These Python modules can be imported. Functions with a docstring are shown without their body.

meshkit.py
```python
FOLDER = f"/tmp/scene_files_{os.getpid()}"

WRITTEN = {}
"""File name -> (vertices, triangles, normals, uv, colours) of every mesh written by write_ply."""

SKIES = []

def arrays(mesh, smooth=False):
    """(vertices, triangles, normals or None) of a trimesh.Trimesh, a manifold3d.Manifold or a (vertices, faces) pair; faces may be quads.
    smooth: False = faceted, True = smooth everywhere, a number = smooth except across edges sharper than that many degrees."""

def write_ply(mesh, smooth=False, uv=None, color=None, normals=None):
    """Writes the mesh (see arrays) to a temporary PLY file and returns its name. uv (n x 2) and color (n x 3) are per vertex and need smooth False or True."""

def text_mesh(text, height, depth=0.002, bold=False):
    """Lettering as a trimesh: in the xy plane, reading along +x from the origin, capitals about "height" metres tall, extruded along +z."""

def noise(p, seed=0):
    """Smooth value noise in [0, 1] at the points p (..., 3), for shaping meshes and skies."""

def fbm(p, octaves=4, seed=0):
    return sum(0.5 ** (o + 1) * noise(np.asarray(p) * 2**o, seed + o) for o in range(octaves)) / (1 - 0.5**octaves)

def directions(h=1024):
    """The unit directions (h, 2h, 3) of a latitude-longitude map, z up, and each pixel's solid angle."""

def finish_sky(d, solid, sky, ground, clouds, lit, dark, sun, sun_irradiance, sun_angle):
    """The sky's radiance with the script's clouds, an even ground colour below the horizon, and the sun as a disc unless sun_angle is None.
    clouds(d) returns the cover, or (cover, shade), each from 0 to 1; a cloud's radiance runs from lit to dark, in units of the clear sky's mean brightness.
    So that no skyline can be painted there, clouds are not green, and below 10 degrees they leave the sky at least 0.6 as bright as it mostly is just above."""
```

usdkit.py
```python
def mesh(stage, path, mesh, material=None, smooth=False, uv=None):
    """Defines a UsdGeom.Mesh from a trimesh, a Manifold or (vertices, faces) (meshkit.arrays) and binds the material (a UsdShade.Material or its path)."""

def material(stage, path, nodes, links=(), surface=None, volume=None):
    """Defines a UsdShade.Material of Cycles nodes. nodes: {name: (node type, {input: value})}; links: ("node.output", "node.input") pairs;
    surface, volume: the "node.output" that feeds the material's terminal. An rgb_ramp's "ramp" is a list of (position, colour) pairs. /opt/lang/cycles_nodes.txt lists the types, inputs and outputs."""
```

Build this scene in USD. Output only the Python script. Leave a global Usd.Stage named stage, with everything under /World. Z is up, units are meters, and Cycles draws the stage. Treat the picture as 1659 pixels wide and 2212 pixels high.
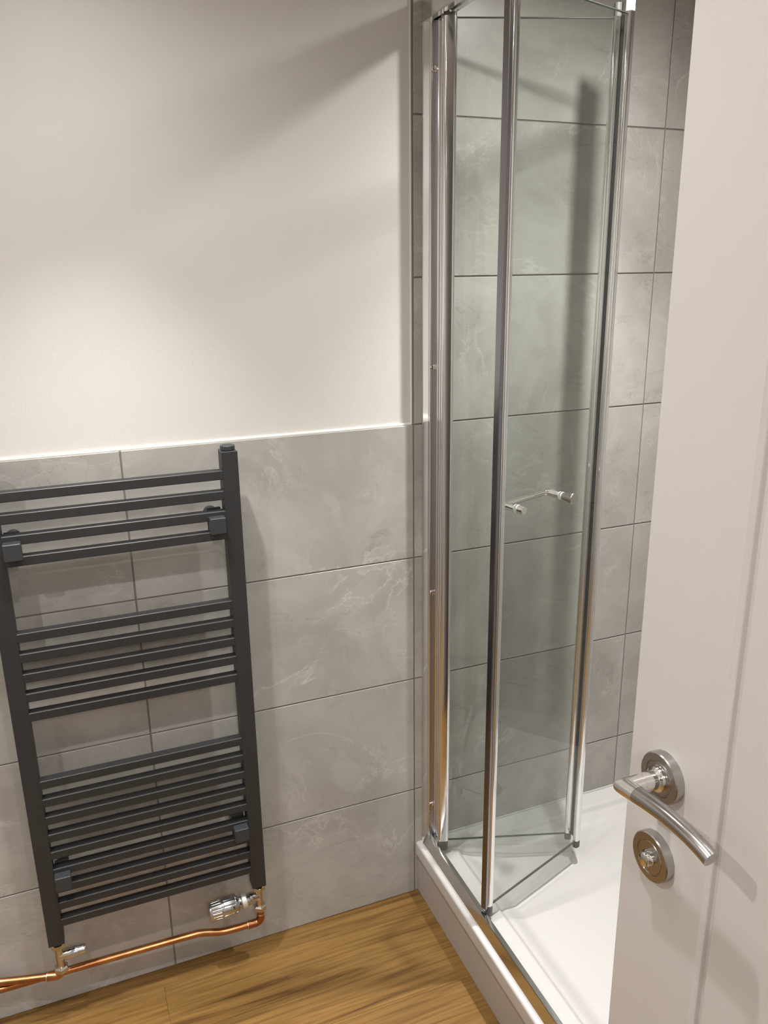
import math, random
import numpy as np
import trimesh
import manifold3d as m3
from shapely.geometry import Polygon, Point, box as sbox
import meshkit, usdkit
from pxr import Usd, UsdGeom, UsdLux, UsdShade, Sdf, Gf, Vt

random.seed(7)
stage = Usd.Stage.CreateInMemory()
UsdGeom.SetStageUpAxis(stage, UsdGeom.Tokens.z)
UsdGeom.SetStageMetersPerUnit(stage, 1.0)
UsdGeom.Xform.Define(stage, '/World')
UsdGeom.Scope.Define(stage, '/World/Looks')

# ------------------------------------------------------------------ camera
EXPOSURE = 0.0
W, H = 1659, 2212
F_PX = 1753.27
cam = UsdGeom.Camera.Define(stage, '/World/camera')
cam.CreateHorizontalApertureAttr(36.0)
cam.CreateVerticalApertureAttr(36.0 * H / W)
cam.CreateFocalLengthAttr(36.0 * F_PX / W)
cam.CreateClippingRangeAttr(Gf.Vec2f(0.02, 50.0))
cam.CreateExposureAttr(EXPOSURE)
cam.CreateFStopAttr(0.0)
RC = np.array([[0.9274, 0.1192, -0.3547], [-0.3739, 0.2618, -0.8897], [-0.0132, 0.9577, 0.2874]])
RC, _ = np.linalg.qr(RC); RC = RC * np.sign(np.array([RC[0, 0], RC[1, 1], RC[2, 2]]))   # columns: right, up, back
CAM = (-0.6909, -1.5571, 1.5180)
mm = Gf.Matrix4d(1.0)
for i in range(3):
    mm.SetRow(i, Gf.Vec4d(*[float(v) for v in RC[:, i]], 0.0))
mm.SetRow(3, Gf.Vec4d(*CAM, 1.0))
cam.AddTransformOp().Set(mm)

# ------------------------------------------------------------------ lamps (position, strength) - each builds its own fixture further down
CEIL = 2.125
LAMP_COLOR = (1.0, 0.982, 0.958)
# bulbs: x, y, z, ((part, half beam angle, strength), ...), fixture label; a spot bulb has a beam and a wide weak spill
LAMPS = [
    (-0.63, -0.345, 2.10, (('bulb', 34.0, 19.4), ('bulb_mid', 56.0, 1.1), ('bulb_spill', 86.0, 1.95)), 'white ceiling downlight over the towel radiator'),
    (-0.57, -0.955, 2.10, (('bulb', 34.0, 3.5), ('bulb_mid', 56.0, 3.0), ('bulb_spill', 86.0, 2.6)), 'white ceiling downlight over the middle of the bathroom floor'),
    (0.282, -0.368, 2.10, (('bulb', 42.0, 28.0), ('bulb_mid', 64.0, 4.5), ('bulb_spill', 86.0, 5.6)), 'white ceiling downlight inside the shower cubicle'),
    (-1.45, -0.40, 2.10, (('bulb', 34.0, 19.8), ('bulb_mid', 56.0, 0.5)), 'unseen ceiling downlight out of view, placed to light the left of the back wall'),  # out of view, placed to brighten the left end of the back wall
    (-1.35, -0.955, 2.10, (('bulb', 34.0, 19.8), ('bulb_mid', 56.0, 0.5), ('bulb_spill', 86.0, 9.5)), 'added ceiling fill lamp in the left half of the bathroom'),  # added fill from the left, softens contrast on walls and door
    (-0.60, -2.35, 2.05, (('bulb', 89.0, 18.0),), 'added fill lamp on the hall ceiling behind the doorway'),  # added frontal fill through the doorway, weakens the shadows
]
LAMP_R = (0.018, 0.018, 0.018, 0.018, 0.018, 0.12)

# ------------------------------------------------------------------ helpers
TAKEN = {}


def numbered(parent, name):
    k = (parent, name)
    n = TAKEN.get(k, 0)
    TAKEN[k] = n + 1
    return name if n == 0 else f'{name}_{n:03d}'


def path_of(p):
    return str(p.GetPath())


def meta(prim, label=None, cat=None, group=None, kind=None):
    for k, v in (('label', label), ('category', cat), ('group', group), ('kind', kind)):
        if v:
            prim.SetCustomDataByKey(k, v)


BASE = {'/World': np.zeros(3)}


def thing(name, label, cat, base=(0, 0, 0), kind=None, group=None):
    path = '/World/' + numbered('/World', name)
    x = UsdGeom.Xform.Define(stage, path)
    x.AddTranslateOp().Set(Gf.Vec3d(*map(float, base)))
    BASE[path] = np.array(base, float)
    meta(x.GetPrim(), label, cat, group, kind)
    return x.GetPrim()


def to_trimesh(m):
    if isinstance(m, list):
        return trimesh.util.concatenate([to_trimesh(x) for x in m])
    if isinstance(m, m3.Manifold):
        a = m.to_mesh()
        return trimesh.Trimesh(np.array(a.vert_properties[:, :3], float), np.array(a.tri_verts), process=False)
    return m


def obj(name, mesh, mat, parent=None, smooth=35, label=None, kind=None, cat=None, group=None):
    """one mesh, given in world coordinates, under parent (or /World)"""
    ppath = '/World' if parent is None else path_of(parent)
    path = ppath + '/' + numbered(ppath, name)
    tm = to_trimesh(mesh).copy()
    root = BASE.get('/' + '/'.join(path.split('/')[1:3]), np.zeros(3)) if parent is not None else np.zeros(3)
    tm.apply_translation(-root)
    g = usdkit.mesh(stage, path, tm, MAT[mat], smooth=smooth)
    meta(g.GetPrim(), label, cat, group, kind)
    return g.GetPrim()


def bx(x0, x1, y0, y1, z0, z1, r=0.0):
    """box, edges chamfered by r"""
    if r <= 0:
        b = trimesh.creation.box([x1 - x0, y1 - y0, z1 - z0])
        b.apply_translation([(x0 + x1) / 2, (y0 + y1) / 2, (z0 + z1) / 2])
        return b
    pts = []
    for x, sx in ((x0, 1), (x1, -1)):
        for y, sy in ((y0, 1), (y1, -1)):
            for z, sz in ((z0, 1), (z1, -1)):
                pts += [(x + sx * r, y + sy * r, z), (x + sx * r, y, z + sz * r), (x, y + sy * r, z + sz * r)]
    return to_trimesh(m3.Manifold.hull_points(np.array(pts, float)))


def prism(poly, z0, z1):
    """shapely polygon in xy, extruded from z0 to z1"""
    e = trimesh.creation.extrude_polygon(poly, z1 - z0, engine='earcut')
    e.apply_translation([0, 0, z0])
    return e


def prism_y(pts, y0, y1):
    """polygon given in (x, z), extruded along y"""
    e = trimesh.creation.extrude_polygon(Polygon(pts), y1 - y0, engine='earcut')
    v = e.vertices
    e.vertices = np.stack([v[:, 0], y1 - v[:, 2], v[:, 1]], 1)
    return e


def frame_of(d):
    d = np.asarray(d, float) / np.linalg.norm(d)
    a = np.array([0, 0, 1.0]) if abs(d[2]) < 0.9 else np.array([1.0, 0, 0])
    u = np.cross(a, d); u /= np.linalg.norm(u)
    return u, np.cross(d, u), d


def lathe(profile, origin, axis, n=40):
    """profile: (radius, height) pairs, turned about axis from origin"""
    u, v, d = frame_of(axis)
    prof = np.array(profile, float)
    a = np.linspace(0, 2 * np.pi, n, endpoint=False)
    ring = np.cos(a)[:, None] * u + np.sin(a)[:, None] * v
    V, Fc = [], []
    for r, h in prof:
        V.append(np.asarray(origin) + d * h + ring * max(r, 1e-5))
    V = np.vstack(V)
    k = len(prof)
    for i in range(k - 1):
        for j in range(n):
            a0, a1 = i * n + j, i * n + (j + 1) % n
            b0, b1 = a0 + n, a1 + n
            Fc += [(a0, a1, b1), (a0, b1, b0)]
    V = np.vstack([V, np.asarray(origin) + d * prof[0, 1], np.asarray(origin) + d * prof[-1, 1]])
    for j in range(n):
        Fc.append((len(V) - 2, (j + 1) % n, j))
        Fc.append((len(V) - 1, (k - 1) * n + j, (k - 1) * n + (j + 1) % n))
    return trimesh.Trimesh(V, np.array(Fc), process=False)


def tube(points, radius, n=24, sub=0, ell=1.0, up=(0, 0, 1)):
    """closed tube along points; radius a number or one per point; ell flattens it across"""
    P = np.array(points, float)
    R = np.full(len(P), radius) if np.ndim(radius) == 0 else np.array(radius, float)
    if sub:
        from scipy.interpolate import CubicSpline
        s = np.r_[0, np.cumsum(np.linalg.norm(np.diff(P, axis=0), axis=1))]
        t = np.linspace(0, s[-1], sub)
        P, R = CubicSpline(s, P)(t), np.interp(t, s, R)
    T = np.gradient(P, axis=0)
    T /= np.linalg.norm(T, axis=1)[:, None]
    a = np.linspace(0, 2 * np.pi, n, endpoint=False)
    u = np.cross(np.array(up, float), T[0])
    if np.linalg.norm(u) < 1e-3:
        u = np.cross([1.0, 0, 0], T[0])
    V = []
    for i in range(len(P)):
        u = u - T[i] * (u @ T[i]); u /= np.linalg.norm(u)
        w = np.cross(T[i], u)
        V.append(P[i] + R[i] * (np.cos(a)[:, None] * u + ell * np.sin(a)[:, None] * w))
    V = np.vstack(V + [P[:1], P[-1:]])
    Fc = []
    for i in range(len(P) - 1):
        for j in range(n):
            a0, a1 = i * n + j, i * n + (j + 1) % n
            Fc += [(a0, a1, a1 + n), (a0, a1 + n, a0 + n)]
    for j in range(n):
        Fc.append((len(V) - 2, (j + 1) % n, j))
        Fc.append((len(V) - 1, (len(P) - 1) * n + j, (len(P) - 1) * n + (j + 1) % n))
    return trimesh.Trimesh(V, np.array(Fc), process=False)


def arc(c, r, a0, a1, e0, e1, n=8):
    """points of a quarter bend about c in the plane of unit vectors e0, e1"""
    c, e0, e1 = (np.array(x, float) for x in (c, e0, e1))
    return [c + r * (math.cos(t) * e0 + math.sin(t) * e1) for t in np.linspace(a0, a1, n)]


def rrect(cx, cy, w, h, r, ang=0.0):
    from shapely import affinity
    p = sbox(-w / 2 + r, -h / 2 + r, w / 2 - r, h / 2 - r).buffer(r, quad_segs=6)
    return affinity.translate(affinity.rotate(p, ang, origin=(0, 0), use_radians=True), cx, cy)


# ------------------------------------------------------------------ materials
MAT = {}


def mat(name, nodes, links=(), surface='p.BSDF'):
    MAT[name] = usdkit.material(stage, '/World/Looks/' + name, nodes, links, surface=surface)


def plain(name, color, rough=0.5, metal=0.0, **kw):
    mat(name, {'p': ('principled_bsdf', {'base_color': color, 'roughness': rough, 'metallic': metal, **kw})})


def painted(name, color, rough, bump=0.02, scale=400.0, stretch=(1, 1, 1)):
    mat(name, {'g': ('geometry', {}), 'm': ('mapping', {'scale': stretch}), 'n': ('noise_texture', {'scale': scale, 'detail': 3.0}),
               'b': ('bump', {'strength': bump, 'distance': 0.002}),
               'p': ('principled_bsdf', {'base_color': color, 'roughness': rough})},
        [('g.position', 'm.vector'), ('m.vector', 'n.vector'), ('n.fac', 'b.height'), ('b.normal', 'p.normal')])


painted('plaster', (0.74, 0.715, 0.68), 0.6, 0.10, 260.0)
plain('ceiling_paint', (0.78, 0.76, 0.73), 0.7)
plain('white_sealant', (0.86, 0.84, 0.78), 0.4)
plain('grey_grout', (0.215, 0.19, 0.165), 0.85)
painted('door_paint', (0.66, 0.625, 0.605), 0.38, 0.03, 500.0)
plain('acrylic', (0.62, 0.605, 0.585), 0.12)
painted('panel_board', (0.46, 0.425, 0.395), 0.35, 0.02, 300.0)
painted('anthracite', (0.027, 0.0275, 0.029), 0.45, 0.05, 900.0)
painted('anthracite_plastic', (0.038, 0.041, 0.046), 0.45, 0.04, 900.0)
plain('chrome', (0.84, 0.83, 0.82), 0.07, 1.0)
plain('alu', (0.86, 0.855, 0.86), 0.12, 1.0)
plain('alu_satin', (0.42, 0.42, 0.44), 0.42, 1.0)
plain('alu_dark', (0.30, 0.29, 0.31), 0.22, 1.0)
plain('nickel', (0.64, 0.60, 0.54), 0.16, 1.0)
plain('brushed_steel', (0.47, 0.46, 0.445), 0.25, 1.0)
plain('chrome_cap', (0.60, 0.60, 0.61), 0.11, 1.0)
plain('satin_steel', (0.47, 0.465, 0.46), 0.20, 1.0)
mat('copper', {'g': ('geometry', {}), 'n': ('noise_texture', {'scale': 22.0, 'detail': 5.0}),
               'c': ('rgb_ramp', {'ramp': [(0.35, (0.40, 0.17, 0.065)), (0.6, (0.58, 0.27, 0.115)), (0.75, (0.33, 0.125, 0.045))]}),
               'p': ('principled_bsdf', {'metallic': 1.0, 'roughness': 0.27})},
    [('g.position', 'n.vector'), ('n.fac', 'c.fac'), ('c.color', 'p.base_color')])
plain('matt_metal', (0.62, 0.60, 0.57), 0.5, 0.6)
plain('solder', (0.75, 0.66, 0.55), 0.3, 1.0)
plain('grey_plastic', (0.11, 0.105, 0.095), 0.4)
plain('matt_black', (0.012, 0.012, 0.013), 0.5)
plain('clear_seal', (0.55, 0.57, 0.54), 0.25)
plain('white_plastic', (0.80, 0.78, 0.70), 0.35)
plain('dark_void', (0.02, 0.02, 0.02), 0.8)
mat('pane_glass', {'f': ('fresnel', {'IOR': 1.5}), 'gm': ('geometry', {}), 'iv': ('math', {'math_type': 'subtract', 'value1': 1.0}), 'fm': ('math', {'math_type': 'multiply'}), 't': ('transparent_bsdf', {'color': (0.952, 0.962, 0.952)}),
                   'g': ('glossy_bsdf', {'color': (1, 1, 1), 'roughness': 0.004}), 'x': ('mix_closure', {})},
    [('gm.backfacing', 'iv.value2'), ('iv.value', 'fm.value1'), ('f.fac', 'fm.value2'), ('fm.value', 'x.fac'), ('t.BSDF', 'x.closure1'), ('g.BSDF', 'x.closure2')], 'x.closure')
plain('glass_edge', (0.035, 0.042, 0.038), 0.3)
mat('lamp_glow', {'e': ('emission', {'color': LAMP_COLOR, 'strength': 2.0})}, surface='e.emission')

TILE_KINDS = 8
rt = random.Random(3)
for k in range(TILE_KINDS):
    off = (rt.uniform(-9, 9), rt.uniform(-9, 9), rt.uniform(-9, 9))
    tone = rt.uniform(0.97, 1.03)
    base = [(0.352 * tone, 0.336 * tone, 0.311 * tone), (0.415 * tone, 0.398 * tone, 0.371 * tone), (0.485 * tone, 0.468 * tone, 0.442 * tone)]
    mat(f'marble_tile_{k}', {
        'g': ('geometry', {}), 'm': ('mapping', {'location': off}), 'd': ('mapping', {'location': off, 'rotation': (0.0, 0.95 if k % 2 else 0.7, 0.0), 'scale': (0.8, 1.0, 1.3)}),
        'cl': ('noise_texture', {'scale': 3.6, 'detail': 7.0, 'roughness': 0.62, 'distortion': 0.9}),
        'cr': ('rgb_ramp', {'ramp': [(0.30, base[0]), (0.5, base[1]), (0.70, base[2])]}),
        'vn': ('noise_texture', {'scale': 3.4, 'detail': 7.0, 'roughness': 0.62, 'distortion': 1.0}),
        'vr': ('rgb_ramp', {'ramp': [(0.470, (0, 0, 0)), (0.492, (0.35, 0.35, 0.35)), (0.5, (1, 1, 1)), (0.506, (0.0, 0.0, 0.0))]}),
        'vm': ('noise_texture', {'scale': 5.0, 'detail': 2.0}),
        'vg': ('map_range', {'from_min': 0.42, 'from_max': 0.68, 'to_min': 0.0, 'to_max': 0.85, 'clamp': True}),
        'vf': ('math', {'math_type': 'multiply'}),
        'pn': ('noise_texture', {'scale': 6.5, 'detail': 6.0, 'roughness': 0.62, 'distortion': 0.8}),
        'pr': ('map_range', {'from_min': 0.52, 'from_max': 0.57, 'to_min': 0.0, 'to_max': 0.26, 'clamp': True}),
        'px': ('mix_color', {'b': (0.52 * tone, 0.503 * tone, 0.474 * tone)}),
        'mx': ('mix_color', {'b': (0.62, 0.60, 0.57)}),
        'dn': ('noise_texture', {'scale': 4.3, 'detail': 6.0, 'roughness': 0.6, 'distortion': 2.2}),
        'dr': ('rgb_ramp', {'ramp': [(0.392, (0, 0, 0)), (0.40, (0.34, 0.34, 0.34)), (0.408, (0, 0, 0))]}),
        'dx': ('mix_color', {'b': (0.20, 0.185, 0.165)}),
        'p': ('principled_bsdf', {'roughness': 0.33, 'specular_ior_level': 0.4})},
        [('g.position', 'm.vector'), ('g.position', 'd.vector'), ('m.vector', 'cl.vector'), ('cl.fac', 'cr.fac'), ('d.vector', 'vn.vector'),
         ('vn.fac', 'vr.fac'), ('m.vector', 'vm.vector'), ('vm.fac', 'vg.value'), ('vg.result', 'vf.value1'), ('vr.color', 'vf.value2'),
         ('m.vector', 'pn.vector'), ('pn.fac', 'pr.value'), ('cr.color', 'px.a'), ('pr.result', 'px.fac'), ('px.result', 'mx.a'), ('vf.value', 'mx.fac'), ('d.vector', 'dn.vector'), ('dn.fac', 'dr.fac'), ('mx.result', 'dx.a'), ('dr.color', 'dx.fac'), ('dx.result', 'p.base_color')])
WOOD_KINDS = 5
for k in range(WOOD_KINDS):
    off = (rt.uniform(-9, 9), rt.uniform(-9, 9), rt.uniform(-9, 9))
    t = rt.uniform(0.93, 1.07)
    mat(f'oak_plank_{k}', {
        'g': ('geometry', {}), 'm': ('mapping', {'location': off, 'scale': (0.75, 8.0, 1.0)}), 'mf': ('mapping', {'location': off, 'scale': (5.0, 170.0, 1.0)}),
        'n': ('noise_texture', {'scale': 2.1, 'detail': 6.0, 'roughness': 0.55, 'distortion': 1.3}),
        'w': ('math', {'math_type': 'multiply', 'value2': 6.0}), 'fr': ('math', {'math_type': 'pingpong', 'value2': 1.0}),
        'c': ('rgb_ramp', {'ramp': [(0.0, (0.085 * t, 0.041 * t, 0.0105 * t)), (0.14, (0.139 * t, 0.071 * t, 0.0185 * t)), (0.45, (0.184 * t, 0.098 * t, 0.027 * t)), (1.0, (0.226 * t, 0.124 * t, 0.036 * t))]}),
        'f': ('noise_texture', {'scale': 1.0, 'detail': 3.0}), 'fc': ('rgb_ramp', {'ramp': [(0.3, (0.58, 0.55, 0.50)), (0.5, (1, 1, 1)), (0.72, (1.22, 1.22, 1.2))]}),
        'mx': ('mix_color', {'blend_type': 'multiply', 'fac': 0.8}),
        'p': ('principled_bsdf', {'roughness': 0.42, 'specular_ior_level': 0.35})},
        [('g.position', 'm.vector'), ('g.position', 'mf.vector'), ('m.vector', 'n.vector'), ('n.fac', 'w.value1'), ('w.value', 'fr.value1'), ('fr.value', 'c.fac'),
         ('mf.vector', 'f.vector'), ('f.fac', 'fc.fac'), ('c.color', 'mx.a'), ('fc.color', 'mx.b'), ('mx.result', 'p.base_color')])

# ------------------------------------------------------------------ room shell
XL, XR = -1.75, 0.80          # left wall, right (shower) wall
YF = -1.76                    # wall with the doorway
YS = -0.78                    # front end of the shower recess
YH = -3.2                     # far side of the hall behind the camera
TT = 0.009                    # tile thickness
G = 0.0016                    # half a joint


def tile_grid(parent, cols, rows, put, seed):
    """put(a0, a1, z0, z1) -> mesh of one tile"""
    r = random.Random(seed)
    for z0, z1 in rows:
        for a0, a1 in cols:
            obj('tile', put(a0 + G, a1 - G, z0 + G, z1 - G), f'marble_tile_{r.randrange(TILE_KINDS)}', parent, smooth=False)


floor = thing('floor', 'oak wood-look plank floor between the tiled wall and the shower plinth', 'floor', (0, 0, 0), kind='structure')
obj('subfloor', bx(XL, XR, YH, 0.02, -0.05, -0.0042), 'grey_grout', floor, smooth=False)
edges = [0.009, -0.052] + [-0.052 - 0.228 * i for i in range(1, 14)]
starts = [0.15, -0.63, -1.13, -0.28, -0.85, -0.45]
r = random.Random(5)
for i in range(len(edges) - 1):
    y1, y0 = edges[i], max(edges[i + 1], YH)
    if y0 >= y1:
        break
    xs = [XL] + sorted(x for x in [starts[i % 6] + 1.22 * k for k in (-1, 0, 1)] if XL + 0.05 < x < XR - 0.05) + [XR]
    for x0, x1 in zip(xs[:-1], xs[1:]):
        obj('plank', bx(x0 + 0.0002, x1 - 0.0002, y0 + 0.0002, y1 - 0.0002, -0.004, 0.0, 0.0006), f'oak_plank_{r.randrange(WOOD_KINDS)}', floor, smooth=False)

ceiling = thing('ceiling', 'plain white bathroom ceiling carrying the downlights', 'ceiling', (0, 0, CEIL), kind='structure')
obj('ceiling_board', bx(XL - 0.1, XR + 0.1, YH, 0.1, CEIL, CEIL + 0.06), 'ceiling_paint', ceiling, smooth=False)

wall_back = thing('wall_back', 'back wall, white plaster above half-height marbled grey tiles, fully tiled in the shower', 'wall', (0, 0, 0), kind='structure')
obj('plaster', bx(XL - 0.1, XR + 0.1, TT, 0.1, 0, CEIL), 'plaster', wall_back, smooth=False)
obj('grout', [bx(XL, -0.0005, 0.0016, TT + 0.0005, 0, 1.198), bx(-0.0005, XR, 0.0016, TT + 0.0005, 0, CEIL)], 'grey_grout', wall_back, smooth=False)
rows_low = [(0.0, 0.3), (0.3, 0.6), (0.6, 0.9), (0.9, 1.2)]
rows_all = rows_low + [(1.2, 1.5), (1.5, 1.8), (1.8, 2.1), (2.1, CEIL)]
put_back = lambda a0, a1, z0, z1: bx(a0, a1, 0.0, TT, z0, z1, 0.0006)
tile_grid(wall_back, [(XL, -1.1976), (-1.1976, -0.5976), (-0.5976, 0.0)], rows_low, put_back, 11)
tile_grid(wall_back, [(0.0, 0.6), (0.6, XR)], rows_all, put_back, 12)
obj('sealant_bead', tube([(XL, TT - 0.001, 1.2005), (-0.002, TT - 0.001, 1.2005)], 0.0032, 12), 'white_sealant', wall_back, label='white sealant line along the top of the half-height tiles')
obj('sealant_bead', tube([(-0.0015, TT - 0.001, 1.2), (-0.0015, TT - 0.001, CEIL)], 0.0024, 12), 'white_sealant', wall_back, label='white sealant line beside the full-height shower tiles')

wall_left = thing('wall_left', 'left wall, white plaster over half-height grey tiles', 'wall', (XL, 0, 0), kind='structure')
obj('plaster', bx(XL - 0.1, XL - TT, YH, TT, 0, CEIL), 'plaster', wall_left, smooth=False)
obj('grout', bx(XL - TT - 0.0005, XL - 0.0016, YF, 0.0, 0, 1.198), 'grey_grout', wall_left, smooth=False)
tile_grid(wall_left, [(-1.75, -1.2), (-1.2, -0.6), (-0.6, -0.002)], rows_low, lambda a0, a1, z0, z1: bx(XL - TT, XL, a0, a1, z0, z1, 0.0006), 13)

wall_right = thing('wall_right', 'marbled grey tiled end wall inside the shower, facing its door', 'wall', (XR, 0, 0), kind='structure')
obj('plaster', bx(XR + TT, XR + 0.1, YH, TT, 0, CEIL), 'plaster', wall_right, smooth=False)
obj('grout', bx(XR + 0.0016, XR + TT + 0.0005, YS, 0.0, 0, CEIL), 'grey_grout', wall_right, smooth=False)
tile_grid(wall_right, [(YS, -0.6), (-0.6, -0.002)], rows_all, lambda a0, a1, z0, z1: bx(XR, XR + TT, a0, a1, z0, z1, 0.0006), 14)

wall_partition = thing('wall_partition', 'white partition wall behind the open door, closing the shower', 'wall', (0.4, YS, 0), kind='structure')
obj('plaster', bx(0.002, XR + TT, YF, YS - TT, 0, CEIL), 'plaster', wall_partition, smooth=False)
obj('grout', bx(0.0025, XR, YS - TT - 0.0005, YS - 0.0016, 0, CEIL), 'grey_grout', wall_partition, smooth=False)
tile_grid(wall_partition, [(0.002, 0.2), (0.2, XR)], rows_all, lambda a0, a1, z0, z1: bx(a0, a1, YS - TT, YS, z0, z1, 0.0006), 15)

DX0, DX1, DZ = -0.955, -0.150, 1.985
wall_front = thing('wall_front', 'white wall around the doorway where the door hangs', 'wall', (0, YF, 0), kind='structure')
obj('plaster', [bx(XL - 0.1, DX0, YF - 0.1, YF, 0, CEIL), bx(DX1 + 0.004, XR + 0.1, YF - 0.1, YF, 0, CEIL), bx(DX0, DX1 + 0.004, YF - 0.1, YF, DZ, CEIL)], 'plaster', wall_front, smooth=False)
trim_1 = thing('trim_1', 'white painted door lining around the doorway', 'door frame', (DX0, YF, 0), kind='structure')
obj('architrave', [bx(DX0 - 0.06, DX0, YF - 0.001, YF + 0.014, 0, DZ + 0.06, 0.002), bx(DX1 + 0.004, DX1 + 0.066, YF - 0.001, YF + 0.014, 0, DZ + 0.06, 0.002), bx(DX0, DX1 + 0.004, YF - 0.001, YF + 0.014, DZ, DZ + 0.06, 0.002)], 'door_paint', trim_1, smooth=False)
wall_hall = thing('wall_hall', 'plain white hall wall beyond the doorway', 'wall', (0, YH, 0), kind='structure')
obj('plaster', bx(XL - 0.1, XR + 0.1, YH - 0.1, YH, 0, CEIL), 'plaster', wall_hall, smooth=False)

# ------------------------------------------------------------------ shower tray and its riser panel
TZ = 0.147
tray = thing('shower_tray', 'low white acrylic shower tray with a raised rim and sunken basin', 'shower tray', (0.4, -0.38, 0.115))
nx, ny = 200, 190
gx = np.linspace(0.0121, XR - 0.001, nx)
gy = np.linspace(YS + 0.001, -0.0005, ny)
GX, GY = np.meshgrid(gx, gy, indexing='ij')
bx0, bx1, by0, by1, br = 0.082, XR - 0.05, YS + 0.05, -0.052, 0.035
qx = np.abs(GX - (bx0 + bx1) / 2) - (bx1 - bx0) / 2 + br
qy = np.abs(GY - (by0 + by1) / 2) - (by1 - by0) / 2 + br
sd = -(np.hypot(np.maximum(qx, 0), np.maximum(qy, 0)) + np.minimum(np.maximum(qx, qy), 0) - br)      # inside > 0
sm = lambda t: np.clip(t, 0, 1) ** 2 * (3 - 2 * np.clip(t, 0, 1))
GZ = TZ - 0.012 * sm(sd / 0.012) - 0.016 * sm((sd - 0.012) / 0.05) - 0.006 * np.clip(sd / 0.3, 0, 1)
V = np.stack([GX, GY, GZ], -1).reshape(-1, 3)
idx = np.arange(nx * ny).reshape(nx, ny)
q = np.stack([idx[:-1, :-1], idx[1:, :-1], idx[1:, 1:], idx[:-1, 1:]], -1).reshape(-1, 4)
ring = np.r_[idx[:, 0], idx[-1, 1:], idx[-2::-1, -1], idx[0, -2:0:-1]]
low = np.arange(len(ring)) + nx * ny
under = V[ring].copy(); under[:, 2] = 0.111
V = np.vstack([V, under, [[0.4, -0.39, 0.111]]])
k_ = len(ring); nxt = np.roll(np.arange(k_), -1)
skirt = np.vstack([np.stack([ring, low, low[nxt]], 1), np.stack([ring, low[nxt], ring[nxt]], 1), np.stack([low, np.full(k_, len(V) - 1), low[nxt]], 1)])
top = trimesh.Trimesh(V, np.vstack([q[:, [0, 1, 2]], q[:, [0, 2, 3]], skirt]), process=False)
lip = [(0.0122, TZ), (0.0075, TZ - 0.0002), (0.0052, TZ - 0.0014), (0.0036, TZ - 0.0036), (0.003, TZ - 0.0065), (0.003, 0.1125), (0.0042, 0.111), (0.0122, 0.111)]
obj('tray_basin', top, 'acrylic', tray, smooth=60)
obj('tray_lip', prism_y(lip, YS + 0.001, -0.0005), 'acrylic', tray, smooth=50)
obj('waste_cover', lathe([(0.0, 0.0), (0.044, 0.0), (0.044, 0.004), (0.036, 0.008), (0.0, 0.009)], (0.52, -0.5, 0.112), (0, 0, 1)), 'chrome', tray)
obj('silicone_joint', tube([(0.06, -0.001, TZ + 0.001), (XR - 0.01, -0.001, TZ + 0.001)], 0.0028, 8), 'clear_seal', tray)

panel = obj('riser_panel', bx(0.0085, 0.022, YS + 0.001, -0.0008, 0.0005, 0.1105, 0.0008), 'panel_board', None, smooth=False,
            label='light grey riser panel closing the side of the shower tray above the floor', cat='plinth panel')

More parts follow.
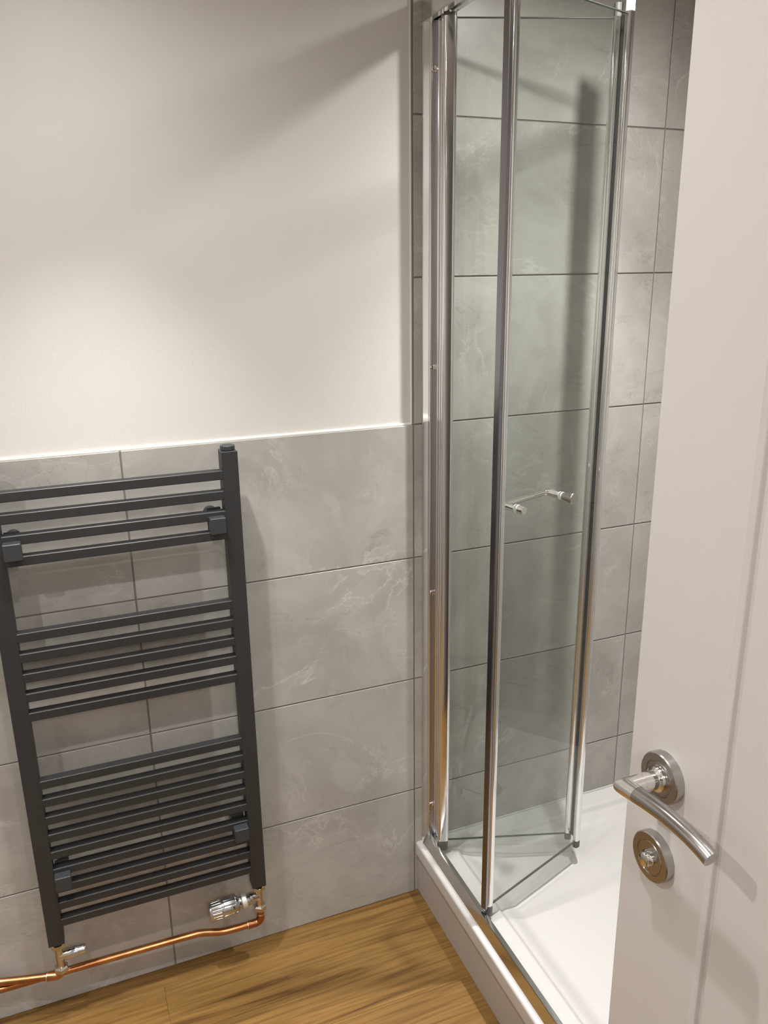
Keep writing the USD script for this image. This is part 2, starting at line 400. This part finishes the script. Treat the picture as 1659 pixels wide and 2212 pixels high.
# ------------------------------------------------------------------ bifold shower door
F1, F2 = np.array([0.340, -0.160]), np.array([0.345, -0.188])
PV, SL = np.array([0.047, -0.063]), np.array([0.044, -0.292])
ZB, ZT = 0.186, 1.953
shower = thing('shower_door', 'folded open bifold glass shower door with polished aluminium frame', 'shower door', (0.03, -0.2, TZ))
jamb = prism(Polygon([(0.0195, -0.0005), (0.0272, -0.0145), (0.0275, -0.0170), (0.0284, -0.0192), (0.0300, -0.0203), (0.0318, -0.0203), (0.0326, -0.0192), (0.0385, -0.0192), (0.0390, -0.0300), (0.0402, -0.031), (0.046, -0.031), (0.046, -0.0005)]), TZ + 0.0005, 1.957)
jb = obj('wall_channel', jamb, 'alu', shower, smooth=25)
obj('matt_strip', bx(0.0322, 0.0386, -0.0205, -0.0188, TZ + 0.004, 1.956), 'alu_satin', jb, smooth=False, label='matt grey strip in the wall channel')  # matt strip laid over the recess to blur its mirror reflections
for z in (1.876, 1.3205, 0.818, 0.262):
    obj('screw', lathe([(0.0, 0.0), (0.0060, 0.0), (0.0060, 0.0018), (0.0048, 0.0034), (0.002, 0.0036), (0.0016, 0.0022), (0.0, 0.0022)], (0.0353, -0.0203, z), (0, -1, 0), 20), 'chrome', jb)
pp = rrect(0.050, -0.0385, 0.020, 0.016, 0.0075)
obj('pivot_post', prism(pp, TZ + 0.03, 1.957), 'alu', shower, smooth=50)
far = prism(Polygon([(0.0195, YS + 0.0005), (0.0195, YS + 0.028), (0.0215, YS + 0.0305), (0.046, YS + 0.031), (0.046, YS + 0.0005)]), TZ + 0.0005, 1.957)
obj('wall_channel', far, 'alu', shower, smooth=25)
rail = [(0.0205, 1.9562), (0.0195, 1.958), (0.0195, 1.990), (0.0225, 1.995), (0.050, 1.995), (0.0525, 1.991), (0.0525, 1.958), (0.0515, 1.9562), (0.041, 1.9562), (0.040, 1.960), (0.033, 1.960), (0.032, 1.9562)]
obj('top_rail', prism_y(rail, YS + 0.001, -0.0008), 'alu', shower, smooth=25)
sill = [(0.0143, TZ + 0.0005), (0.0222, 0.1770), (0.0236, 0.1786), (0.0325, 0.1790), (0.0342, 0.1778), (0.0348, TZ + 0.0005)]
obj('bottom_rail', prism_y(sill, YS + 0.032, -0.0150), 'alu', shower, smooth=40)


def upright(c, u, w, t, z0, z1, name='upright', m='alu'):
    return obj(name, prism(rrect(c[0], c[1], w, t, min(w, t) * 0.46, math.atan2(u[1], u[0])), z0, z1), m, shower, smooth=60)


u1 = (F1 - PV) / np.linalg.norm(F1 - PV)
u2 = (SL - F2) / np.linalg.norm(SL - F2)
n1, n2 = np.array([-u1[1], u1[0]]), np.array([-u2[1], u2[0]])
a = upright(PV, u1, 0.026, 0.015, ZB, ZT)
b = upright(F1, u1, 0.0185, 0.015, ZB + 0.004, ZT)
c = upright(F2, u2, 0.0175, 0.015, ZB, ZT + 0.002)
s1 = SL + u2 * (-0.004)
d = upright(s1, u2, 0.0165, 0.016, ZB, ZT)
s2 = SL + u2 * 0.0098
obj('seal_strip', [prism(rrect(*(s2), 0.0085, 0.012, 0.003, math.atan2(u2[1], u2[0])), ZB, ZT),
                   prism(rrect(*(s2 + u2 * 0.003), 0.004, 0.0145, 0.0018, math.atan2(u2[1], u2[0])), ZB, ZT)], 'alu_dark', shower, smooth=40, label='dark magnetic seal along the leading edge')
for prof, cc, uu, w in ((a, PV, u1, 0.024), (b, F1, u1, 0.016), (c, F2, u2, 0.0175), (d, s1, u2, 0.016)):
    ang = math.atan2(uu[1], uu[0])
    zz = ZB + (0.004 if prof is b else 0)
    obj('end_cap', prism(rrect(cc[0], cc[1], w, 0.0145, 0.0065, ang), zz - (0.0255 if prof in (a, d) else 0.0185), zz), 'grey_plastic', prof, smooth=50, label='grey plastic end cap')
    obj('end_cap', prism(rrect(cc[0], cc[1], w, 0.0145, 0.0065, ang), ZT + (0.002 if prof is c else 0), ZT + (0.034 if prof is c else 0.022)), 'white_plastic' if prof is c else 'grey_plastic', prof, smooth=50,
        label='cream plastic end cap' if prof is c else 'grey plastic end cap')
hp = (F1 + F2) / 2
obj('hinge_seal', prism(rrect(hp[0] + 0.002, hp[1], 0.0035, 0.016, 0.0015), ZB + 0.002, ZT), 'matt_black', shower, smooth=40, label='black hinge seal between the two folded panels')
obj('pivot_gap_strip', prism(rrect(0.0475, -0.0505, 0.010, 0.009, 0.003), ZB, ZT), 'matt_black', shower, smooth=40, label='black strip standing in for the dark gap at the pivot')  # the dark gap beside the pivot post, put in as a black strip


def pane(P0, P1, t, z0, z1):
    uu = (P1 - P0) / np.linalg.norm(P1 - P0)
    cc, L, ang = (P0 + P1) / 2, np.linalg.norm(P1 - P0), math.atan2(uu[1], uu[0])
    g = obj('glass_panel', prism(rrect(cc[0], cc[1], L, t, 0.0004, ang), z0, z1), 'pane_glass', shower, smooth=False)
    for zz in (z0, z1):
        obj('glass_edge', prism(rrect(cc[0], cc[1], L - 0.001, t, 0.0004, ang), zz - 0.0006 - (0.0006 if zz > 1 else 0), zz + 0.0006), 'glass_edge', g, smooth=False, label='dark cut edge of the glass')
    return g


pane(PV + u1 * 0.011, F1 - u1 * 0.006, 0.005, ZB, 1.951)
pane(F2 + u2 * 0.007, s1 - u2 * 0.006, 0.005, ZB - 0.003, 1.951)
for P0, P1, uu in ((PV + u1 * 0.014, F1 - u1 * 0.01, u1), (F2 + u2 * 0.01, s1 - u2 * 0.008, u2)):
    cc, L = (P0 + P1) / 2, np.linalg.norm(P1 - P0)
    obj('drip_seal', [prism(rrect(cc[0], cc[1], L, 0.0035, 0.0005, math.atan2(uu[1], uu[0])), ZB - 0.026, ZB - 0.004)], 'pane_glass', shower, smooth=False, label='clear drip seal below the glass')
# bow handle through the second panel: bar behind the glass, knobs in front of it
fn = np.array([-0.3266, 0.9452, 0.0])
g0, g1 = np.array([0.093, -0.2751, 1.0765]), np.array([0.2226, -0.2303, 1.0757])
ux = (g1 - g0) / np.linalg.norm(g1 - g0)
R = 0.012
path = [g0 + fn * 0.003] + [g0 + fn * 0.012] + arc(g0 + fn * (0.036 - R) + ux * R, R, 0, math.pi / 2, -ux, fn) + arc(g1 + fn * (0.040 - R) - ux * R, R, 0, math.pi / 2, fn, ux) + [g1 + fn * 0.012, g1 + fn * 0.003]
hb = obj('bow_handle', tube(path, 0.0062, 20), 'chrome', shower, smooth=60, label='chrome bow handle bar behind the glass')
obj('knob', lathe([(0, 0.0028), (0.0078, 0.0028), (0.0078, 0.0165), (0.0072, 0.0178), (0, 0.0178)], g0, -fn, 28), 'chrome', hb, label='short chrome knob')
obj('knob', lathe([(0, 0.0028), (0.0075, 0.0028), (0.0078, 0.010), (0.0118, 0.0295), (0.0112, 0.0308), (0, 0.0308)], g1, -fn, 28), 'brushed_steel', hb, label='flared steel knob')
for gg in (g0, g1):
    obj('washer', [lathe([(0, 0.0022), (0.0085, 0.0022), (0.0085, 0.0042), (0, 0.0042)], gg, -fn, 24), lathe([(0, 0.0022), (0.0085, 0.0022), (0.0085, 0.0042), (0, 0.0042)], gg, fn, 24)], 'clear_seal', hb)

# ------------------------------------------------------------------ ladder towel radiator
rad = thing('towel_radiator', 'anthracite ladder towel radiator with flat bars on the tiled wall', 'towel radiator', (-0.6178, -0.055, 0.2))
XA, XB = -0.8430, -0.3925
for x0, x1 in ((XA, XA + 0.0305), (XB - 0.0305, XB)):
    pst = obj('post', bx(x0, x1, -0.0705, -0.037, 0.206, 1.1945, 0.0012), 'anthracite', rad, smooth=False)
    obj('post_cap', lathe([(0.0, 0.0), (0.0118, 0.0), (0.0118, 0.0015), (0.0138, 0.0015), (0.0138, 0.0082), (0.013, 0.009), (0.0, 0.009)], ((x0 + x1) / 2, -0.0535, 1.1945), (0, 0, 1)), 'anthracite_plastic', pst)
tops = [1.1589 - 0.0392 * 0 - 0.0393 * i for i in range(4)] + [0.8958 - 0.0401 * i for i in range(5)] + [0.5882 - 0.04025 * i for i in range(9)]
for z in tops:
    obj('bar', bx(XA + 0.029, XB - 0.029, -0.0695, -0.050, z - 0.0176, z, 0.0012), 'anthracite', rad, smooth=False)
for xc, zc in ((-0.4412, 1.0575), (-0.7975, 1.0555), (-0.4405, 0.3672), (-0.7968, 0.3635)):
    br_ = obj('wall_bracket', bx(xc - 0.0152, xc + 0.0152, -0.0905, -0.0700, zc - 0.0158, zc + 0.0158, 0.0015), 'anthracite_plastic', rad, smooth=False, label='square bracket cap clamped over two bars')
    obj('bracket_stem', [lathe([(0, 0), (0.0135, 0), (0.0135, 0.003), (0.009, 0.005), (0.009, 0.0505), (0, 0.0505)], (xc, 0.0, zc + 0.004), (0, -1, 0), 24), bx(xc - 0.004, xc + 0.004, -0.072, -0.049, zc - 0.010, zc + 0.010), bx(xc - 0.013, xc + 0.013, -0.0505, -0.044, zc - 0.026, zc + 0.026, 0.001)], 'anthracite_plastic', br_)

# ------------------------------------------------------------------ valves and pipes under it
VX, VY = -0.4065, -0.0535
LX = -0.8270


def valve_body(t, x, z_top, z_bot, side):
    zc = z_bot + 0.034
    obj('tail_piece', lathe([(0, -0.002), (0.0078, -0.002), (0.0078, 0.008), (0, 0.008)], (x, VY, z_top), (0, 0, -1), 24), 'nickel', t)
    obj('tail_nut', lathe([(0, 0.006), (0.0125, 0.006), (0.0145, 0.0075), (0.0145, 0.0165), (0.012, 0.0195), (0, 0.0195)], (x, VY, z_top), (0, 0, -1), 6), 'nickel', t, smooth=20)
    obj('valve_body', [lathe([(0, 0), (0.0092, 0), (0.0078, 0.016), (0.0078, z_top - z_bot - 0.024), (0.0095, z_top - z_bot - 0.017), (0, z_top - z_bot - 0.017)], (x, VY, z_bot), (0, 0, 1), 28),
                       lathe([(0, 0), (0.0092, 0), (0.0095, 0.008), (0.0112, 0.013), (0.0112, 0.022), (0, 0.022)], (x, VY, zc), (1, 0, 0) if side > 0 else (-1, 0, 0), 28)], 'nickel', t)
    obj('compression_nut', lathe([(0, 0), (0.0115, 0), (0.0145, 0.003), (0.0145, 0.0125), (0.011, 0.0155), (0, 0.0155)], (x, VY, z_bot - 0.006), (0, 0, 1), 6), 'nickel', t, smooth=20)
    return zc


trv = thing('thermostatic_valve', 'chrome thermostatic valve with ribbed head under the right radiator post', 'radiator valve', (VX, VY, 0.132))
zc = valve_body(trv, VX, 0.206, 0.138, -1)
ax = np.array([-1.0, 0.0, -0.06]); ax /= np.linalg.norm(ax)
o = np.array([VX, VY, zc - 0.002])
obj('head_collar', [lathe([(0, 0.018), (0.0115, 0.018), (0.0125, 0.024), (0.0125, 0.030), (0, 0.030)], o, ax, 36)], 'chrome_cap', trv)
obj('union_ring', lathe([(0, 0.0290), (0.0172, 0.0290), (0.0182, 0.0305), (0.0182, 0.0385), (0.0172, 0.040), (0, 0.040)], o, ax, 40), 'matt_metal', trv, label='knurled matt union ring')
hd = obj('thermostat_head', lathe([(0, 0.0400), (0.0125, 0.0400), (0.0135, 0.046), (0.019, 0.0505), (0.0218, 0.058), (0.0228, 0.068), (0.0225, 0.083), (0.0225, 0.0845), (0.0215, 0.0855), (0.0205, 0.1085), (0.0185, 0.112), (0.0, 0.113)], o, ax, 56), 'chrome_cap', trv)
uu, vv, dd = frame_of(ax)
ribs = []
for k in range(18):
    t = 2 * math.pi * k / 18
    rd = math.cos(t) * uu + math.sin(t) * vv
    ribs.append(tube([o + ax * 0.0875 + rd * 0.0208, o + ax * 0.106 + rd * 0.0199], 0.0014, 8))
obj('grip_rib', ribs, 'chrome_cap', hd, smooth=60, kind='stuff')
sleeve = []
for t0 in (0.6, 2.7, 4.8):
    n_ = 14
    prof = []
    for i in range(n_ + 1):
        t = t0 + 1.35 * i / n_
        rd = math.cos(t) * uu + math.sin(t) * vv
        prof.append([o + ax * s + rd * r_ for s, r_ in ((0.052, 0.0225), (0.056, 0.0238), (0.080, 0.0238), (0.083, 0.0225), (0.083, 0.021), (0.052, 0.019))])
    P = np.array(prof); k6 = P.shape[1]
    Vv = P.reshape(-1, 3); Ff = []
    for i in range(n_):
        for j in range(k6):
            a0, a1 = i * k6 + j, i * k6 + (j + 1) % k6
            Ff += [(a0, a1, a1 + k6), (a0, a1 + k6, a0 + k6)]
    for j in range(1, k6 - 1):
        Ff += [(0, j + 1, j), (n_ * k6, n_ * k6 + j, n_ * k6 + j + 1)]
    sleeve.append(trimesh.Trimesh(Vv, np.array(Ff), process=False))
for s_ in sleeve:
    obj('head_shell', s_, 'chrome_cap', hd, smooth=30)

lock = thing('lockshield_valve', 'small chrome lockshield valve under the left radiator post', 'radiator valve', (LX, VY, 0.126))
zl = valve_body(lock, LX, 0.206, 0.132, 1)
obj('shield_cap', lathe([(0, 0.020), (0.0108, 0.020), (0.0112, 0.024), (0.0112, 0.034), (0.0098, 0.036), (0.0098, 0.048), (0.0085, 0.051), (0, 0.0515)], (LX, VY, zl), (1, 0, 0.02), 28), 'chrome_cap', lock)

PR = 0.0078
pz = 0.100
flow = thing('copper_pipe', 'copper pipe running low along the wall from the thermostatic valve', 'pipe', (-0.6, -0.03, pz))
bend = arc((VX - 0.0125, VY, pz + 0.0125), 0.0125, 0, -math.pi / 2, (1, 0, 0), (0, 0, 1), 9)
run = [(VX, VY, 0.142), (VX, VY, 0.125)] + [tuple(x) for x in bend] + [(-0.46, VY + 0.001, pz), (-0.485, VY + 0.002, pz), (-0.500, VY + 0.0045, pz), (-0.530, -0.038, pz), (-0.545, -0.034, pz), (-0.58, -0.0325, pz), (-0.75, -0.029, pz), (-1.0, -0.024, pz), (XL + 0.003, -0.024, pz)]
pm = obj('pipe', tube(run, PR, 20), 'copper', flow, smooth=60)
obj('elbow', [tube([(VX, VY, pz + 0.021)] + [tuple(x) for x in bend] + [(VX - 0.030, VY, pz)], PR + 0.0012, 20)], 'copper', flow, smooth=60)
for p0, p1 in (((VX, VY, pz + 0.0205), (VX, VY, pz + 0.0225)), ((VX - 0.0295, VY, pz), (VX - 0.0315, VY, pz))):
    obj('solder_ring', tube([p0, p1], PR + 0.0011, 20), 'solder', flow)
ret = thing('copper_pipe', 'copper return pipe leaving left from the lockshield valve', 'pipe', (-0.9, -0.03, 0.12))
rz = 0.1195
bend2 = arc((LX - 0.016, VY, rz + 0.012), 0.012, 0, -math.pi / 2, (1, 0, 0), (0, 0, 1), 9)
bend2 = [b_ + np.array([0.004, 0, 0]) for b_ in bend2]
run2 = [(LX, VY, 0.136)] + [tuple(x) for x in bend2] + [(LX - 0.030, VY + 0.004, rz), (-0.905, -0.038, rz), (-0.95, -0.0255, rz), (-1.02, -0.024, rz), (XL + 0.003, -0.024, rz)]
obj('pipe', tube(run2, PR, 20), 'copper', ret, smooth=60)
obj('elbow', tube([(LX, VY, rz + 0.014)] + [tuple(x) for x in bend2] + [(LX - 0.028, VY + 0.0035, rz)], PR + 0.0013, 20), 'copper', ret, smooth=60)
obj('solder_ring', tube([(LX - 0.0275, VY + 0.0033, rz), (LX - 0.0295, VY + 0.004, rz)], PR + 0.0012, 20), 'solder', ret)

# ------------------------------------------------------------------ open bathroom door
DF, DE = -0.186, -0.9695
door = thing('door_1', 'white bathroom door standing open, grooved face with chrome lever', 'door', (DF, -1.35, 0), kind='structure')
DT = 0.036
gro = [(-1.0865, -1.0995), (-1.6005, -1.6135)]
pts = [(DF, DE - 0.002), (DF + 0.002, DE), (DF + DT, DE), (DF + DT, -1.731), (DF, -1.731)]
left = []
for g_a, g_b in reversed(gro):
    left += [(DF, g_b - 0.0015), (DF + 0.0065, (g_a + g_b) / 2 - 0.001), (DF + 0.0065, (g_a + g_b) / 2 + 0.001), (DF, g_a + 0.0015)]
obj('door_leaf', prism(Polygon(pts + left), 0.012, 1.975), 'door_paint', door, smooth=False)


def rose(t, y, z, name='rose'):
    return obj(name, lathe([(0, 0), (0.0258, 0), (0.0258, 0.0085), (0.0248, 0.0098), (0.0185, 0.0098), (0.0180, 0.0086), (0.0170, 0.0086), (0.0165, 0.0092), (0.0, 0.0092)], (DF, y, z), (-1, 0, 0), 64), 'brushed_steel', t, smooth=30)


HY, HZ = -1.0235, 1.0405
lev = rose(door, HY, HZ, 'handle_rose')
neck = [(DF - 0.009, HY, HZ), (DF - 0.046, HY, HZ)]
cx = DF - 0.0465
axis = [(cx, HY + 0.010, HZ - 0.001), (cx, HY, HZ), (cx - 0.0004, HY - 0.020, HZ + 0.003), (cx - 0.0004, HY - 0.048, HZ + 0.0065), (cx, HY - 0.082, HZ + 0.0065), (cx + 0.0005, HY - 0.109, HZ + 0.0015)]
obj('lever_neck', [lathe([(0, 0.009), (0.0135, 0.009), (0.0125, 0.0135), (0.0094, 0.015), (0.0094, 0.0300), (0.0092, 0.0302), (0, 0.0302)], (DF, HY, HZ), (-1, 0, 0), 40)], 'chrome', lev, smooth=40)
lm = m3.Manifold()
# mitred corner: neck cylinder and lever cylinder cut on the diagonal plane
def cyl_m(p, q, r):
    t = lathe([(0, 0), (r, 0), (r, np.linalg.norm(np.subtract(q, p))), (0, np.linalg.norm(np.subtract(q, p)))], p, np.subtract(q, p), 64)
    t.merge_vertices()
    return m3.Manifold(m3.Mesh(np.asarray(t.vertices, np.float32), np.asarray(t.faces, np.uint32)))
tl = tube([(cx, HY + 0.030, HZ)] + axis[1:], [0.0092, 0.0092, 0.0085, 0.0080, 0.0078, 0.0077], 48, sub=80)
tl.merge_vertices()
lvm = m3.Manifold(m3.Mesh(np.asarray(tl.vertices, np.float32), np.asarray(tl.faces, np.uint32)))
nk = cyl_m((DF - 0.030, HY, HZ), (cx - 0.030, HY, HZ), 0.0092)
nrm = np.array([1.0, 1.0, 0.0]) / math.sqrt(2)       # the mitre plane through the corner
at = float(nrm @ np.array([cx, HY, HZ]))
corner = lvm.trim_by_plane(tuple(-nrm), -at) + nk.trim_by_plane(tuple(nrm), at)
cut = HY - 0.016
obj('lever_corner', corner.trim_by_plane((0.0, 1.0, 0.0), cut), 'chrome', lev, smooth=45, label='polished mitred lever corner')
obj('lever', corner.trim_by_plane((0.0, -1.0, 0.0), -cut + 0.0003), 'satin_steel', lev, smooth=45, label='curved satin lever')
lk = rose(door, -1.0215, 0.9475, 'lock_rose')
tt = []
tk = lathe([(0, 0.0085), (0.0085, 0.0085), (0.0085, 0.013), (0.0072, 0.0142), (0.0072, 0.0172), (0.0055, 0.0188), (0, 0.0188)], (DF, -1.0215, 0.9475), (-1, 0, 0), 32)
v = tk.vertices.copy(); v[:, 1] = -1.0215 + (v[:, 1] + 1.0215) * np.where(v[:, 0] < DF - 0.014, 0.8, 1.0); v[:, 2] = 0.9475 + (v[:, 2] - 0.9475) * np.where(v[:, 0] < DF - 0.014, 1.15, 1.0)
tk.vertices = v
obj('thumb_turn', tk, 'chrome', lk, smooth=40)

# ------------------------------------------------------------------ ceiling downlights and added fill lamps with their bulbs
for k, (x, y, z, bulbs, lab) in enumerate(LAMPS):
    t = thing('unseen_downlight' if k < 5 else 'hall_fill_light', lab, 'ceiling light', (x, y, CEIL))  # all out of view; the left-half and hall lamps are added fill
    w_ = 1.0 if k < 5 else 4.0
    obj('bezel', lathe([(0.030 * w_, 0.0), (0.043 * w_, 0.0), (0.043 * w_, 0.003), (0.034 * w_, 0.006), (0.030 * w_, 0.004)], (x, y, CEIL), (0, 0, -1), 40), 'white_plastic', t, smooth=40)
    obj('lamp_lens', lathe([(0, 0), (0.028 * w_, 0), (0.028 * w_, 0.0035), (0, 0.0035)], (x, y, CEIL), (0, 0, -1), 32), 'lamp_glow', t)
    for part, half, power in bulbs:
        li = UsdLux.SphereLight.Define(stage, path_of(t) + '/' + part)
        li.CreateRadiusAttr(LAMP_R[k])
        li.CreateColorAttr(Gf.Vec3f(*LAMP_COLOR))
        li.CreateNormalizeAttr(True)
        li.CreateIntensityAttr(power)
        sh = UsdLux.ShapingAPI.Apply(li.GetPrim())
        sh.CreateShapingConeAngleAttr(half)
        sh.CreateShapingConeSoftnessAttr(1.0)
        li.AddTranslateOp().Set(Gf.Vec3d(0, 0, z - CEIL))
